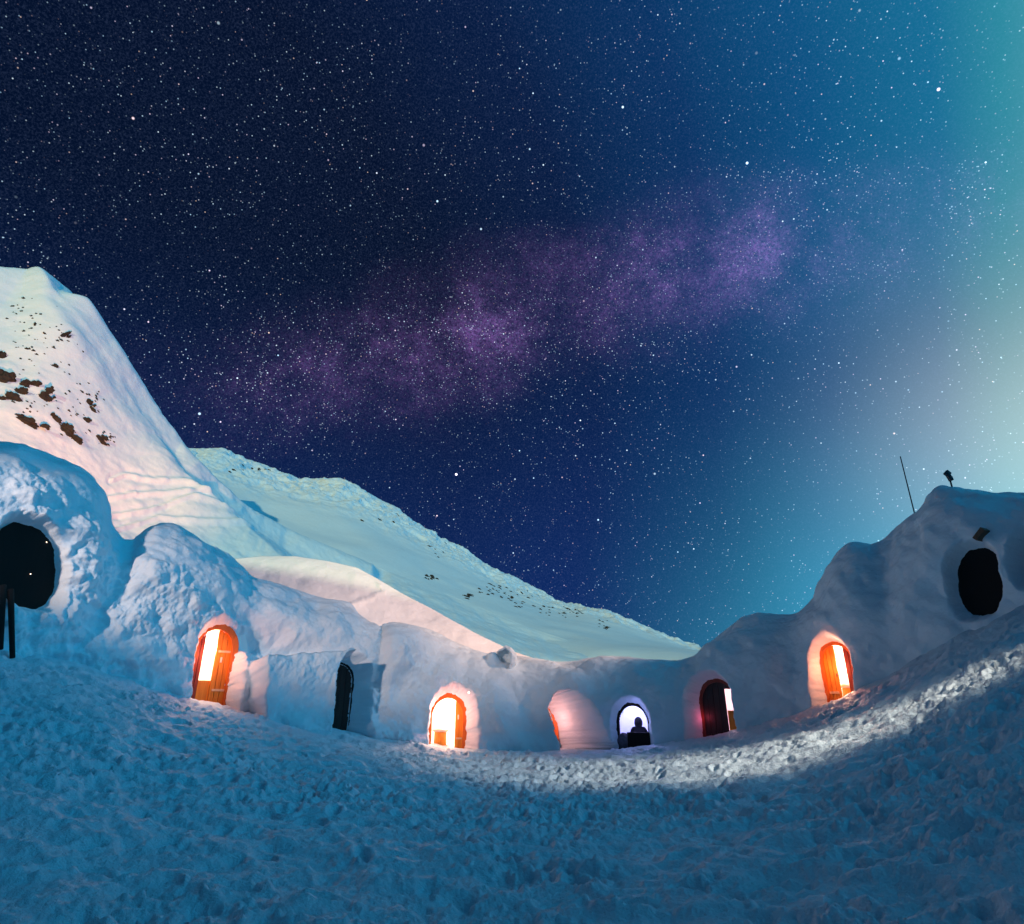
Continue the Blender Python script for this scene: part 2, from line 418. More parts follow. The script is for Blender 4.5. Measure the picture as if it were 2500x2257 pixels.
if flip[:NV].mean() > 0.5: NRM = -NRM
FLIPF = flip[:NV].mean() > 0.5
bounds_px = [None, 305, 640, 930, 1300, 1482, 1640, 1915, 2150, 2466, None]
def az_px(x, y=1650):
    d = pdir(x, y); return math.atan2(d[0], d[1])
cols = [0] + [int(np.searchsorted(az, az_px(x, 1600))) for x in bounds_px[1:-1]] + [NA - 1]
LABELS = [
    'snow igloo at the far left with a big dark raised opening',
    'snow igloo with an open orange door and a narrow white gap of light, left side',
    'snow igloo with a cut block wall beside its dark recessed doorway',
    'low snow igloo with bright orange arched doorway between dark doorway and pink passage',
    'snow igloo whose curved entrance passage glows pink',
    'snow igloo with small violet lit doorway and dark arched frame',
    'shaded snow igloo with dark brown door and thin lit window slit',
    'tall shaded snow igloo with glowing orange door on the right',
    'shaded snow igloo with black opening and a plank above it, poles behind its ridge',
    'shaded snow igloo cut off by the right edge with a dark opening',
]
nrows = PS.shape[0]
for k in range(10):
    nd = NICHES[k]; c0, c1 = cols[k], cols[k + 1]
    Mw = Matrix(((nd['t'][0], nd['n'][0], 0), (nd['t'][1], nd['n'][1], 0), (0, 0, 1)))
    root = empty('igloo', Vector(nd['O']), Mw)
    tag(root, LABELS[k], 'igloo', 'snow igloos standing round the yard')
    nd['root'] = root
    sub = PS[:, c0:c1 + 1].reshape(-1, 3); ns = NRM[:, c0:c1 + 1].reshape(-1, 3)
    B = np.array(Mw)
    loc = (sub - nd['O']) @ B; nl = ns @ B
    fq = grid_faces(nrows, c1 - c0 + 1)
    if FLIPF: fq = fq[:, ::-1]
    if True:
        mk = MASKMAX[:, c0:c1 + 1].reshape(-1)
        fq = fq[~(mk[fq].min(1) > 0.5)]
    used = np.unique(fq); remap = np.zeros(len(loc), int); remap[used] = np.arange(len(used))
    mesh_from('snow_shell', loc[used], remap[fq], M_igloo, root, True, nl[used])

# wind-carved snow hood with a hollow on the roof of the fourth igloo
nd = NICHES[3]
dv = pdir(1235, 1612); rv = float(np.interp(az_px(1235, 1612), az, D_of(az))) + 1.35
pv = EYE + dv / math.hypot(dv[0], dv[1]) * rv
bm = bmesh.new(); bmesh.ops.create_icosphere(bm, subdivisions=5, radius=1)
V = np.array([v_.co[:] for v_ in bm.verts]); kv = 1 + 0.16 * fbm(V * 2.0, 3, 44)
for v_, k_ in zip(bm.verts, kv): v_.co = v_.co * float(k_)
bmesh.ops.delete(bm, geom=[f for f in bm.faces if f.calc_center_median().dot(Vector((-0.62, -0.70, 0.12)).normalized()) > 0.42], context='FACES')
bmesh.ops.scale(bm, vec=(0.44, 0.50, 0.52), verts=bm.verts)
ol = Vector((float((pv - nd['O']) @ nd['t']), float((pv - nd['O']) @ nd['n']), float(pv[2] - nd['O'][2])))
bmesh.ops.translate(bm, vec=ol, verts=bm.verts)
ho = bm_obj('snow_hood', bm, M_igloo, nd['root'], True)
so = ho.modifiers.new('thick', 'SOLIDIFY'); so.thickness = 0.07; so.offset = -1
# door parts ----------------------------------------------------------------------------------
def arch_pts(w, h, zs, n=28):
    a, b = w / 2, h - zs
    pts = [(-a, 0.0), (-a, zs * 0.5)]
    for i in range(n + 1):
        t = math.pi - math.pi * i / n
        pts.append((a * math.cos(t), zs + b * math.sin(t)))
    pts += [(a, zs * 0.5), (a, 0.0)]
    return pts
def ztop(u, w, h, zs):
    s = max(0.0, 1 - (2 * u / w) ** 2); return zs + (h - zs) * math.sqrt(s)
def arch_ring(name, o, w, h, zs, th, y0, y1, mat, parent, grow=0.16):
    """arched frame: outer edge pushed into the snow, inner edge th inside"""
    bm = bmesh.new()
    outer = arch_pts(w + grow, h + grow / 2, zs); inner = arch_pts(w - 2 * th, h - th, zs)
    V = []
    for (ou, oz), (iu, iz) in zip(outer, inner):
        V.append([bm.verts.new((o[0] + u, o[1] + y, o[2] + z - (0.15 if z == 0 else 0))) for u, z, y in ((ou, oz, y0), (iu, iz, y0), (iu, iz, y1), (ou, oz, y1))])
    for a, b in zip(V[:-1], V[1:]):
        for i in range(4):
            bm.faces.new((a[i], b[i], b[(i + 1) % 4], a[(i + 1) % 4]))
    bm.faces.new(V[0]); bm.faces.new(V[-1][::-1])
    return bm_obj(name, bm, mat, parent)
def leaf(name, o, u0, u1, w, h, zs, y, th, mat, parent, z0=-0.1, planks=0, z1=None, rot=0.0, hinge=None):
    """a door leaf or panel filling the arch between u0 and u1"""
    bm = bmesh.new(); n = 10
    cuts = [(u0, u1)] if not planks else [(u0 + (u1 - u0) * i / planks, u0 + (u1 - u0) * (i + 1) / planks) for i in range(planks)]
    for (a, b) in cuts:
        g = 0.008 if planks else 0
        us = [a + g + (b - a - 2 * g) * i / n for i in range(n + 1)]
        fr = [bm.verts.new((u, y, z0)) for u in us]; ft = [bm.verts.new((u, y, (min(z1, ztop(u, w, h, zs)) if z1 is not None else ztop(u, w, h, zs)))) for u in us]
        br = [bm.verts.new((v_.co.x, y + th, v_.co.z)) for v_ in fr]; bt = [bm.verts.new((v_.co.x, y + th, v_.co.z)) for v_ in ft]
        for i in range(n):
            bm.faces.new((fr[i], fr[i + 1], ft[i + 1], ft[i])); bm.faces.new((br[i + 1], br[i], bt[i], bt[i + 1]))
            bm.faces.new((ft[i], ft[i + 1], bt[i + 1], bt[i])); bm.faces.new((fr[i + 1], fr[i], br[i], br[i + 1]))
        bm.faces.new((fr[0], ft[0], bt[0], br[0])); bm.faces.new((fr[-1], br[-1], bt[-1], ft[-1]))
    if planks:
        us = [u0 + 0.01 + (u1 - u0 - 0.02) * i / 14 for i in range(15)]
        lo = [bm.verts.new((u, y + th * 0.7, z0)) for u in us]
        hi_ = [bm.verts.new((u, y + th * 0.7, (min(z1, ztop(u, w, h, zs)) if z1 is not None else ztop(u, w, h, zs)) - 0.005)) for u in us]
        for i in range(14): bm.faces.new((lo[i], lo[i + 1], hi_[i + 1], hi_[i]))
    if rot:
        c = Vector((hinge, y + th / 2, 0)); M = Matrix.Translation(c) @ Matrix.Rotation(rot, 4, 'Z') @ Matrix.Translation(-c)
        bmesh.ops.transform(bm, matrix=M, verts=bm.verts)
    bmesh.ops.translate(bm, vec=Vector(o), verts=bm.verts)
    return bm_obj(name, bm, mat, parent)
def box_part(name, o, c, s, mat, parent, rot=None, bev=0.008):
    bm = bmesh.new(); add_box(bm, Vector(o) + Vector(c), s, rot, bev); return bm_obj(name, bm, mat, parent)
def room(o, w, h, depth, parent, mat=None):
    """hollow vaulted chamber behind the doorway, closed except at the door"""
    bm = bmesh.new(); n = 24; m = 10
    rings = []
    prof = [(0.0, 0.53, 1.03), (0.05, 0.62, 1.08)]
    for i in range(m + 1):
        c = max(0.0, math.cos(i / m * math.pi / 2)) ** 0.5
        prof.append((0.10 + 0.90 * math.sin(i / m * math.pi / 2), 0.95 * c + 0.001, 1.22 * c + 0.001))
    for y, sw, sh in prof:
        ring = []
        for i in range(n + 1):
            t = math.pi * i / n
            ring.append(bm.verts.new((o[0] - sw * w * math.cos(t), o[1] + 0.02 + y * depth, o[2] - 0.12 + (h + 0.12) * sh * math.sin(t) ** 0.6)))
        rings.append(ring)
    for a, b in zip(rings[:-1], rings[1:]):
        for i in range(n): bm.faces.new((a[i], a[i + 1], b[i + 1], b[i]))
        bm.faces.new((a[n], a[0], b[0], b[n]))
    bmesh.ops.remove_doubles(bm, verts=bm.verts, dist=0.003)
    return bm_obj('room', bm, mat or M_room, parent, smooth=True)
def lamp(name, loc, color, energy, radius=0.12):
    l = bpy.data.lights.new(name, 'POINT'); l.color = color; l.energy = energy; l.shadow_soft_size = radius
    o = bpy.data.objects.new(name, l); COL.objects.link(o); o.location = loc; return o
def to_world(nd, p):
    return Vector(nd['O']) + Vector(nd['t']) * p[0] + Vector(nd['n']) * p[1] + Vector((0, 0, p[2]))

ORANGE = (1.0, 0.46, 0.22); PINK = (1.0, 0.42, 0.34); VIOLET = (0.42, 0.40, 1.0)
for nd in NICHES:
    root = nd['root']; w, h, zs = nd['dw'], nd['dh'], nd['dzs']
    dl = np.array(nd['doorO']) - nd['O']
    o = (float(dl @ nd['t']), float(dl @ nd['n']), float(dl[2]))
    st = nd['style']
    wi, hi = w - 0.24, h - 0.12
    if st == 'lit_left':
        fr = arch_ring('door_frame', o, w, h, zs, 0.13, -0.10, 0.10, M_frame, root)
        lf = leaf('door', o, 0.05 * w, wi / 2, wi, hi, zs, 0.0, 0.06, M_orange, root, planks=3)
        for z in (0.16, 0.66): box_part('hinge_strap', o, (0.25 * w, -0.02, h * z), (0.30 * w, 0.03, 0.07), M_strap, lf)
        box_part('door_plate', o, (0.20 * w, -0.02, h * 0.55), (0.07, 0.03, 0.17), M_plate, lf)
        leaf('door', o, -wi / 2, -0.22 * w, wi, hi, zs, 0.0, 0.05, M_redwood, root, planks=2, rot=R(12), hinge=-wi / 2)['label'] = 'dark red door leaf turned inward'
        box_part('low_panel', o, (-0.16 * w, 0.10, 0.14 * h), (0.5 * w, 0.05, 0.28 * h), M_orange, root)
        room(o, w, h, 1.7, root)
        lamp('room_lamp', to_world(nd, (o[0] - 0.05, o[1] + 0.7, h * 0.72)), (1.0, 0.62, 0.42), 200)
        lamp('passage_lamp', to_world(nd, (o[0] - 0.10 * w, o[1] - 0.45, h * 0.62)), (1.0, 0.27, 0.13), 42, 0.08)
    elif st == 'lit_mid':
        arch_ring('door_frame', o, w, h, zs, 0.14, -0.10, 0.10, M_frame, root)
        lf = leaf('door', o, 0.20 * w, wi / 2, wi, hi, zs, 0.0, 0.06, M_orange, root, planks=2)
        box_part('door_plate', o, (0.28 * w, -0.02, h * 0.55), (0.05, 0.03, 0.16), M_plate, lf)
        box_part('hinge_strap', o, (0.31 * w, -0.02, h * 0.14), (0.16 * w, 0.03, 0.06), M_strap, lf)
        room(o, w, h, 1.7, root)
        lamp('room_lamp', to_world(nd, (o[0], o[1] + 0.6, h * 0.75)), (1.0, 0.62, 0.42), 220)
        lamp('passage_lamp', to_world(nd, (o[0], o[1] - 0.40, h * 0.65)), (1.0, 0.29, 0.20), 40, 0.08)
        bm = bmesh.new(); bmesh.ops.create_uvsphere(bm, u_segments=10, v_segments=8, radius=0.03, matrix=Matrix.Translation((w * 0.36, 0.10, h * 1.02)))
        bm_obj('lamp_bulb', bm, M_bulb, root, True)
    elif st == 'lit_hidden':
        arch_ring('door_frame', o, w, h, zs, 0.12, -0.10, 0.10, M_frame, root)
        leaf('door', o, -wi / 2, wi / 2, wi, hi, zs, 0.02, 0.06, M_orange, root, planks=6)
        lamp('passage_lamp', to_world(nd, (o[0] * 0.50 - 0.05, o[1] * 0.55, h * 0.55)), (1.0, 0.36, 0.30), 20, 0.22)
    elif st == 'violet':
        arch_ring('door_frame', o, w, h, zs, 0.10, -0.08, 0.10, M_black, root)
        room(o, w, h, 1.6, root)
        lamp('room_lamp', to_world(nd, (o[0], o[1] + 0.75, h * 0.8)), VIOLET, 75)
        lamp('passage_lamp', to_world(nd, (o[0] + 0.1, o[1] - 0.40, h * 0.90)), VIOLET, 2.6, 0.08)
    elif st == 'dark_window':
        arch_ring('door_frame', o, w, h, zs, 0.14, -0.08, 0.10, M_redwood, root)
        leaf('door', o, -wi / 2, 0.16 * w, wi, hi, zs, 0.0, 0.06, M_darkwood, root, planks=4)
        leaf('door', o, 0.34 * w, wi / 2, wi, hi, zs, 0.0, 0.06, M_darkwood, root, planks=1)
        leaf('door_lintel', o, 0.16 * w, 0.34 * w, wi, hi, zs, 0.01, 0.05, M_darkwood, root, z0=h * 0.80)
        leaf('low_panel', o, 0.16 * w, 0.34 * w, wi, hi, zs, 0.12, 0.05, M_orange, root, z1=h * 0.42)
        room(o, w, h, 1.5, root)
        lamp('room_lamp', to_world(nd, (o[0] + 0.1, o[1] + 0.6, h * 0.7)), (1.0, 0.55, 0.62), 60)
        lamp('passage_lamp', to_world(nd, (o[0] - 0.32 * w, o[1] - 0.22, h * 0.30)), (1.0, 0.10, 0.20), 2.4, 0.06)
    elif st == 'lit_right':
        arch_ring('door_frame', o, w, h, zs, 0.15, -0.10, 0.12, M_frame, root)
        lf = leaf('door', o, -wi / 2, -0.06 * w, wi, hi, zs, 0.0, 0.06, M_orange, root, planks=3)
        box_part('hinge_strap', o, (-0.24 * w, -0.02, h * 0.13), (0.24 * w, 0.03, 0.07), M_strap, lf)
        box_part('door_handle', o, (-0.09 * w, -0.03, h * 0.42), (0.03, 0.05, 0.10), M_metal, lf)
        leaf('door', o, 0.16 * w, wi / 2, wi, hi, zs, 0.0, 0.05, M_redwood, root, planks=2)['label'] = 'dark red shaded door leaf'
        room(o, w, h, 1.7, root)
        lamp('room_lamp', to_world(nd, (o[0] - 0.05, o[1] + 0.6, h * 0.6)), (1.0, 0.62, 0.42), 180)
        lamp('passage_lamp', to_world(nd, (o[0] - 0.05 * w, o[1] - 0.42, h * 0.55)), (1.0, 0.27, 0.13), 36, 0.08)
    elif st == 'dark_slit':
        arch_ring('door_frame', o, w, h, zs, 0.07, -0.06, 0.06, M_black, root)
        leaf('door', o, -wi / 2 - .05, wi / 2 + .05, wi + .1, hi + .05, zs, 0.0, 0.06, M_darkwood, root, planks=5)
        lamp('passage_lamp', to_world(nd, (o[0] - 0.2 * w, o[1] - 0.35, h * 0.98)), VIOLET, 0.9, 0.06)
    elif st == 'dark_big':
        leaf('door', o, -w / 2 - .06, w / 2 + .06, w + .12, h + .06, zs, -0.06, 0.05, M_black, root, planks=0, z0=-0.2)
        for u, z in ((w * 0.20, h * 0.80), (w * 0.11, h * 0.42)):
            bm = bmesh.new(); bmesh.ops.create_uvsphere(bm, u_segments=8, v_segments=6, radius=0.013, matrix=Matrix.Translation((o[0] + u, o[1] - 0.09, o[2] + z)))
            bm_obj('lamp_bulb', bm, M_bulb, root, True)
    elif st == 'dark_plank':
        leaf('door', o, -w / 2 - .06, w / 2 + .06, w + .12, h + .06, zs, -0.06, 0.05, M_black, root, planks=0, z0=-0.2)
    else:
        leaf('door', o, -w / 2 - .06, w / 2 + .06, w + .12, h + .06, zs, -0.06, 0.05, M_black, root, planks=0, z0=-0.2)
    nd['o'] = o

# ------------------------------------------------------------------ mountains and snow bank
def slope_sheet(name, ridge_px, r0, z0, r_ridge, NAz, NT, noise, fields, back, pw=1.0, mat=None, soft=0):
    a, te = azel(ridge_px)
    A = np.linspace(a[0], a[-1], NAz); T = smooth1(np.interp(A, a, te), 7)
    rR = np.interp(A, np.linspace(a[0], a[-1], len(r_ridge)), r_ridge)
    zR = EYE[2] + T * rR
    t = np.linspace(0, 1, NT)[:, None]
    rr_ = r0 + (rR - r0) * t
    # ease the profile so the ridge rounds over and the foot runs out flat, staying under the ridge line of sight
    zS = EYE[2] + smooth1(T, soft) * rR if soft else zR
    wS = sstep(0.55, 1.0, t)
    zz_ = z0 + ((zS * (1 - wS) + zR * wS) - z0) * t ** pw
    tb_ = np.linspace(0, 1, 10)[1:, None]
    rb_ = rR + (back * tb_); zb_ = zR - (zR - z0 + 2) * tb_ ** 1.6
    rr2 = np.vstack([rr_, rb_]); zz2 = np.vstack([zz_, zb_])
    P = np.stack([rr2 * np.sin(A), rr2 * np.cos(A), zz2], -1)
    n = grid_normals(P); n = np.where(((n * (P - EYE)).sum(-1) > 0)[..., None], -n, n)
    x, y = proj(P); tt = np.concatenate([t[:, 0], 1 + tb_[:, 0]])[:, None]
    d = noise(P, x, y, tt)
    for f in fields: d = d + f(x, y, tt)
    P = P + n * (d * (1 - 0.8 * np.exp(-((tt - 1) / 0.03) ** 2)))[..., None]
    o = mesh_from(name, P.reshape(-1, 3), grid_faces(P.shape[0], NAz)[:, ::-1], mat or M_mount)
    o['kind'] = 'structure'
    return P, proj(P), o
def poly_dist(pts):
    pts = np.array(pts, float)
    def f(x, y):
        best = np.full(x.shape, 1e9); side = np.zeros(x.shape)
        for (x0, y0), (x1, y1) in zip(pts[:-1], pts[1:]):
            dx, dy = x1 - x0, y1 - y0; L2 = dx * dx + dy * dy
            k = np.clip(((x - x0) * dx + (y - y0) * dy) / L2, 0, 1)
            d = np.hypot(x - x0 - k * dx, y - y0 - k * dy); s = np.sign(dx * (y - y0) - dy * (x - x0))
            m = d < best; best = np.where(m, d, best); side = np.where(m, s, side)
        return best, side
    return f
spur = poly_dist([(-200, 560), (60, 700), (160, 850), (255, 1010), (350, 1150), (450, 1270), (560, 1370), (700, 1480)])
rib = poly_dist([(150, 780), (240, 930), (330, 1060), (430, 1180), (560, 1275), (720, 1345), (900, 1400)])
def fA1(x, y, t):
    d, s = spur(x, y); return 3.2 * np.exp(-(d / 85) ** 1.3)
def fA2(x, y, t):
    d, s = rib(x, y); return 0.8 * np.exp(-(d / 16) ** 2) - 0.5 * np.exp(-((d - 34) / 18) ** 2)
tracks = [poly_dist(t) for t in ([(232,1222),(300,1228),(400,1252),(520,1282)], [(255,1185),(275,1180),(330,1208),(400,1232),(480,1290)], [(240,1262),(330,1270),(420,1268),(540,1330)], [(260,1300),(360,1290),(470,1330),(580,1362)])]
def fA3(x, y, t):
    out = 0
    for k, f in enumerate(tracks): out = out + 0.16 * np.exp(-(f(x, y)[0] / 3.5) ** 2) - 0.10 * np.exp(-((f(x, y)[0] - 8) / 4) ** 2)
    return out
hillA_px = [(-900,420),(-400,560),(-150,640),(0,681),(60,694),(130,702),(160,708),(182,728),(215,795),(280,905),(340,995),(400,1068),(432,1092),(500,1160),(580,1230),
            (680,1292),(800,1338),(900,1378),(1000,1414),(1150,1474),(1300,1536),(1450,1584),(1600,1612),(1900,1660)]
PA, (ax_, ay_), _ = slope_sheet('mountain_slope', hillA_px, 30.5, 0.4, [60, 66, 72, 74, 72, 66, 60], 700, 300,
    lambda P, x, y, t, tt_=(lambda t: np.broadcast_to(t, (t.shape[0], 700))): 0.55 * fbm(P * 0.09, 3, 201) + 0.16 * fbm(P * np.array([.5, .5, .3]), 4, 211) + 0.10 * fbm(np.stack([np.arctan2(P[..., 0], P[..., 1]) * 40 + 3 * tt_(t), tt_(t) * 5, 0 * x], -1), 4, 231, .6) + 0.045 * fbm(P * 1.1, 4, 221) * (1 + 1.2 * sstep(1100, 1250, y) * (x < 640)),
    [fA1, fA2, fA3], 40, 1.15, soft=71)
hillB_px = [(200,1010),(330,1060),(400,1080),(432,1090),(480,1104),(520,1099),(545,1101),(590,1120),(640,1136),(690,1156),(730,1170),(790,1171),(830,1169),(870,1190),
            (920,1216),(960,1236),(1000,1270),(1060,1310),(1120,1340),(1200,1386),(1280,1430),(1350,1470),(1420,1490),(1480,1505),
            (1550,1532),(1620,1560),(1680,1582),(1720,1594),(1900,1650),(2200,1700)]
gul = poly_dist([(520, 1100), (640, 1190), (820, 1290), (1000, 1370)])
PB, (bx_, by_), _ = slope_sheet('far_mountain', hillB_px, 60.0, 6.0, [125, 130, 125, 120, 110, 100], 900, 260,
    lambda P, x, y, t: 0.9 * fbm(P * 0.06, 3, 301) + (0.9 * np.clip(1 - 2 * np.abs(fbm(P * np.array([.22, .22, .14]), 4, 311)), 0, 1) + 0.55 * fbm(P * 0.6, 4, 321, .6)) * sstep(0.55, 0.85, t),
    [], 60, 0.9, soft=221)
bank_px = [(330,1480),(430,1420),(500,1388),(560,1366),(640,1358),(720,1358),(800,1370),(870,1386),(920,1412),(980,1448),(1060,1490),(1150,1540),(1250,1590),(1400,1640)]
PC, (cx_, cy_), _ = slope_sheet('snow_bank', bank_px, 30.5, 0.6, [35, 36, 36, 35, 34], 420, 120,
    lambda P, x, y, t: 0.22 * fbm(P * 0.35, 3, 401) + 0.03 * fbm(P * 2.5, 3, 411),
    [lambda x, y, t: 0.09 * np.exp(-(poly_dist([(860, 1478), (905, 1462), (935, 1448), (925, 1430)])(x, y)[0] / 7) ** 2) * (1 + fbm(np.stack([x * .12, y * .12, x * 0], -1), 3, 5))], 8, 0.62)
# unseen ridge added behind the photographer to keep the low moon off the yard
th_ = np.linspace(R(60), R(275), 320); rr_ = np.array([38, 46, 56, 66, 76, 88, 104, 130.0])
hh_ = np.array([-1.2, 1.5, 8, 20, 33.0, 32, 19, 0.0])
TT, RR_ = np.meshgrid(th_, rr_)
crest = 1.0
hz = hh_[:, None] * crest * np.minimum(1, np.minimum(TT - R(60), R(275) - TT) / R(18) + 0.05)
Pn = np.stack([RR_ * np.sin(TT), RR_ * np.cos(TT), hz], -1); Pn[..., 2] += 0.6 * fbm(Pn * 0.05, 3, 501)
mesh_from('added_shade_hill', Pn.reshape(-1, 3), grid_faces(8, 320)[:, ::-1], M_mount)['kind'] = 'structure'

# ------------------------------------------------------------------ rocks
def rock_mesh(seed, sub=4, lumps=9):
    rg = random.Random(seed); V = []; Fc = []
    bm0 = bmesh.new(); bmesh.ops.create_icosphere(bm0, subdivisions=sub, radius=1)
    B = np.array([v_.co[:] for v_ in bm0.verts]); T = np.array([[v_.index for v_ in f.verts] for f in bm0.faces]); bm0.free()
    for l in range(lumps):
        c = np.array([rg.gauss(0, .42), rg.gauss(0, .10), rg.gauss(0, .42)]) if l else np.zeros(3)
        s_ = rg.uniform(.12, .42) if l else 0.55
        k = 1 + 0.9 * fbm(B * 1.4 + seed * 7 + l, 3, seed + l) + 0.8 * np.abs(fbm(B * 4.5 + l, 4, seed + 9, 0.65))
        V.append(B * (k * s_)[:, None] * np.array([1, .6, .9]) + c); Fc.append(T + l * len(B))
    me = bpy.data.meshes.new('rock'); me.from_pydata(np.vstack(V).tolist(), [], np.vstack(Fc).tolist()); me.materials.append(M_rock)
    return me
rockm = [rock_mesh(i) for i in range(6)]; pebm = [rock_mesh(20 + i, 2, 1) for i in range(4)]
def on_sheet(P, X, Y, x, y, nt):
    d = (X[:nt] - x) ** 2 + (Y[:nt] - y) ** 2; i = np.unravel_index(np.argmin(d), d.shape); return P[i]
def put_rock(P, X, Y, nt, x, y, sx, sy, label, group, me, tilt):
    p = on_sheet(P, X, Y, x, y, nt); q = p - EYE; s = (q[1] * cp + q[2] * sp) / F
    o = bpy.data.objects.new('rock', me); COL.objects.link(o)
    o.location = Vector(p) - Vector((0, 0, sy * s * 0.1)); o.scale = (sx * s * 0.62, (sx + sy) * s * 0.25, sy * s * 0.62)
    o.rotation_euler = (random.uniform(-.2, .2), tilt, math.atan2(-q[0], q[1]))
    tag(o, label, 'rock', group)
BIG = [(12,925,62,70,'largest dark rock at the left edge of the mountainside'),(2,868,26,50,'dark rock at the left edge above the largest rock'),
       (52,960,34,30,'dark rock right of the largest one at the left edge'),(32,972,40,36,'ragged dark rock just below the largest edge rock'),
       (83,935,24,26,'small pointed dark rock above the oval boulder on the slope'),(108,972,26,40,'oval brown boulder leaning down the slope in the middle of the rocks'),
       (66,1030,62,40,'broad dark boulder lowest on the left of the rock field'),(135,1020,34,30,'dark brown rock in the lower middle of the rock field'),
       (162,1052,50,34,'long broken rock at the lower middle edge of the rock field'),(182,1072,24,20,'small rock at the bottom tip of the long broken rock'),
       (212,1027,22,18,'small rock standing alone right of the lower middle rocks'),(245,1075,30,20,'rock at the lower right end of the rock field'),
       (214,982,20,26,'dark rock on the upper right row of stones'),(228,1000,20,16,'dark rock at the lower end of the upper right row'),
       (160,815,12,34,'thin dark rock streak high on the slope'),(136,896,16,14,'small brown rock in the upper middle of the rock field'),(0,975,20,24,'rock cut by the left picture edge below the largest')]
for i, (x, y, sx, sy, lb) in enumerate(BIG):
    put_rock(PA, ax_, ay_, 300, x, y, sx, sy, lb, 'large rocks on the left mountainside', rockm[i % 6], R(35) if sy < 36 else R(10))
rng = random.Random(5)
for i in range(150):
    c = rng.choice([(60,760,30,30),(80,800,40,50),(110,870,60,50),(180,920,25,45),(230,985,20,25),(260,1070,22,16),(180,1060,30,16),(75,985,30,25),(130,1000,50,30),(205,1010,25,20),(60,870,40,60),(150,815,12,30)])
    x, y = rng.gauss(c[0], c[2] * .7), rng.gauss(c[1], c[3] * .7)
    if y < 700 + max(0, x - 150) * 1.9 or x < -10: continue
    s = rng.uniform(3, 9)
    put_rock(PA, ax_, ay_, 300, x, y, s * rng.uniform(.8, 1.5), s, 'small dark stone poking through the snow of the left mountainside', 'small stones on the left mountainside', pebm[i % 4], R(rng.uniform(10, 50)))
for i in range(150):
    c = rng.choice([(1190,1435,45,18),(1215,1445,25,10),(1290,1480,50,16),(1360,1490,40,14),(1400,1495,25,10),(1480,1535,14,10),(1050,1412,14,8),(1145,1455,10,6),(950,1265,60,30),(1060,1340,40,25),(1250,1455,60,18),(600,1150,50,10),(1470,1525,25,12)])
    x, y = rng.gauss(c[0], c[2] * .6), rng.gauss(c[1], c[3] * .6)
    s = rng.uniform(4, 10)
    put_rock(PB, bx_, by_, 260, x, y, s * rng.uniform(1, 1.8), s * rng.uniform(.6, 1), 'small dark stone on the far snowy ridge', 'small stones on the far ridge', pebm[i % 4], R(rng.uniform(10, 45)))

# ------------------------------------------------------------------ poles, stakes, plank
def at_dist(x, y, dist):
    d = pdir(x, y); return Vector(EYE + d / np.hypot(d[0], d[1]) * dist)
crest_d = lambda x, y: float(np.interp(az_px(x, y), az, Db + S))
dd = crest_d(2238, 1268) + 0.3
b = at_dist(2240, 1285, dd); t_ = at_dist(2198, 1115, dd)
bm = bmesh.new(); add_tube(bm, (0, 0, -0.6), (t_ - b), 0.022, 0.017)
o = bm_obj('marker_pole', bm, M_metal); o.location = b; tag(o, 'tall thin dark pole standing on the right snow ridge', 'pole')
dd = crest_d(2330, 1203) + 0.4
b = at_dist(2331, 1215, dd); t_ = at_dist(2316, 1160, dd); k = (t_ - b).length
bm = bmesh.new(); add_tube(bm, (0, 0, -0.6), (t_ - b) * 0.95, 0.03, 0.025)
post = empty('lamp_post', b); tag(post, 'short post with a slanted lamp head on the right snow ridge', 'lamp post')
bm_obj('post', bm, M_metal, post)
hd = t_ - b
bm = bmesh.new(); add_box(bm, hd * 0.92, (0.12, 0.12, 0.30), Matrix.Rotation(R(-16), 3, 'Y'), 0.02)
add_box(bm, hd * 1.04 + Vector((-0.03, 0, 0.02)), (0.19, 0.10, 0.17), Matrix.Rotation(R(-42), 3, 'Y'), 0.02)
add_box(bm, hd * 0.88 + Vector((0.08, 0, 0)), (0.05, 0.05, 0.08), None, 0.01)
bm_obj('lamp_head', bm, M_metal, post)
# two stakes below the dark opening on the left
n0 = NICHES[0]
for (x0, y0, x1, y1, lb) in ((26, 1440, 30, 1585, 'dark stake leaning on the left snow wall, nearer the yard'), (8, 1430, 2, 1565, 'dark stake leaning at the left edge of the picture')):
    dist = float(np.interp(az_px(15, 1550), az, Db)) - 0.45
    p1, p0 = at_dist(x0, y0, dist + 0.25), at_dist(x1, y1 + 6, dist - 0.1)
    bm = bmesh.new(); add_tube(bm, Vector((0, 0, 0)) - (p1 - p0) * 0.1, p1 - p0, 0.055, 0.07, 10)
    o = bm_obj('wooden_stake', bm, M_black, None, True); o.location = p0; tag(o, lb, 'stake', 'stakes under the dark opening')
# plank above the black opening on the right
n8 = NICHES[8]
pc = to_world(n8, (n8['w'] * 0.42, 0.02, n8['h'] * 1.03))
bm = bmesh.new(); add_box(bm, Vector((0, 0, 0)), (0.36, 0.30, 0.13), Matrix.Rotation(R(-42), 3, 'Y'), 0.02)
o = bm_obj('wooden_plank', bm, wood_mat('weathered_wood', (0.06, 0.03, 0.012), (0.10, 0.05, 0.02))); o.location = pc; o.rotation_euler = Matrix(((n8['t'][0], n8['n'][0], 0), (n8['t'][1], n8['n'][1], 0), (0, 0, 1))).to_euler()
tag(o, 'brown plank jutting from the snow above the black opening', 'plank')

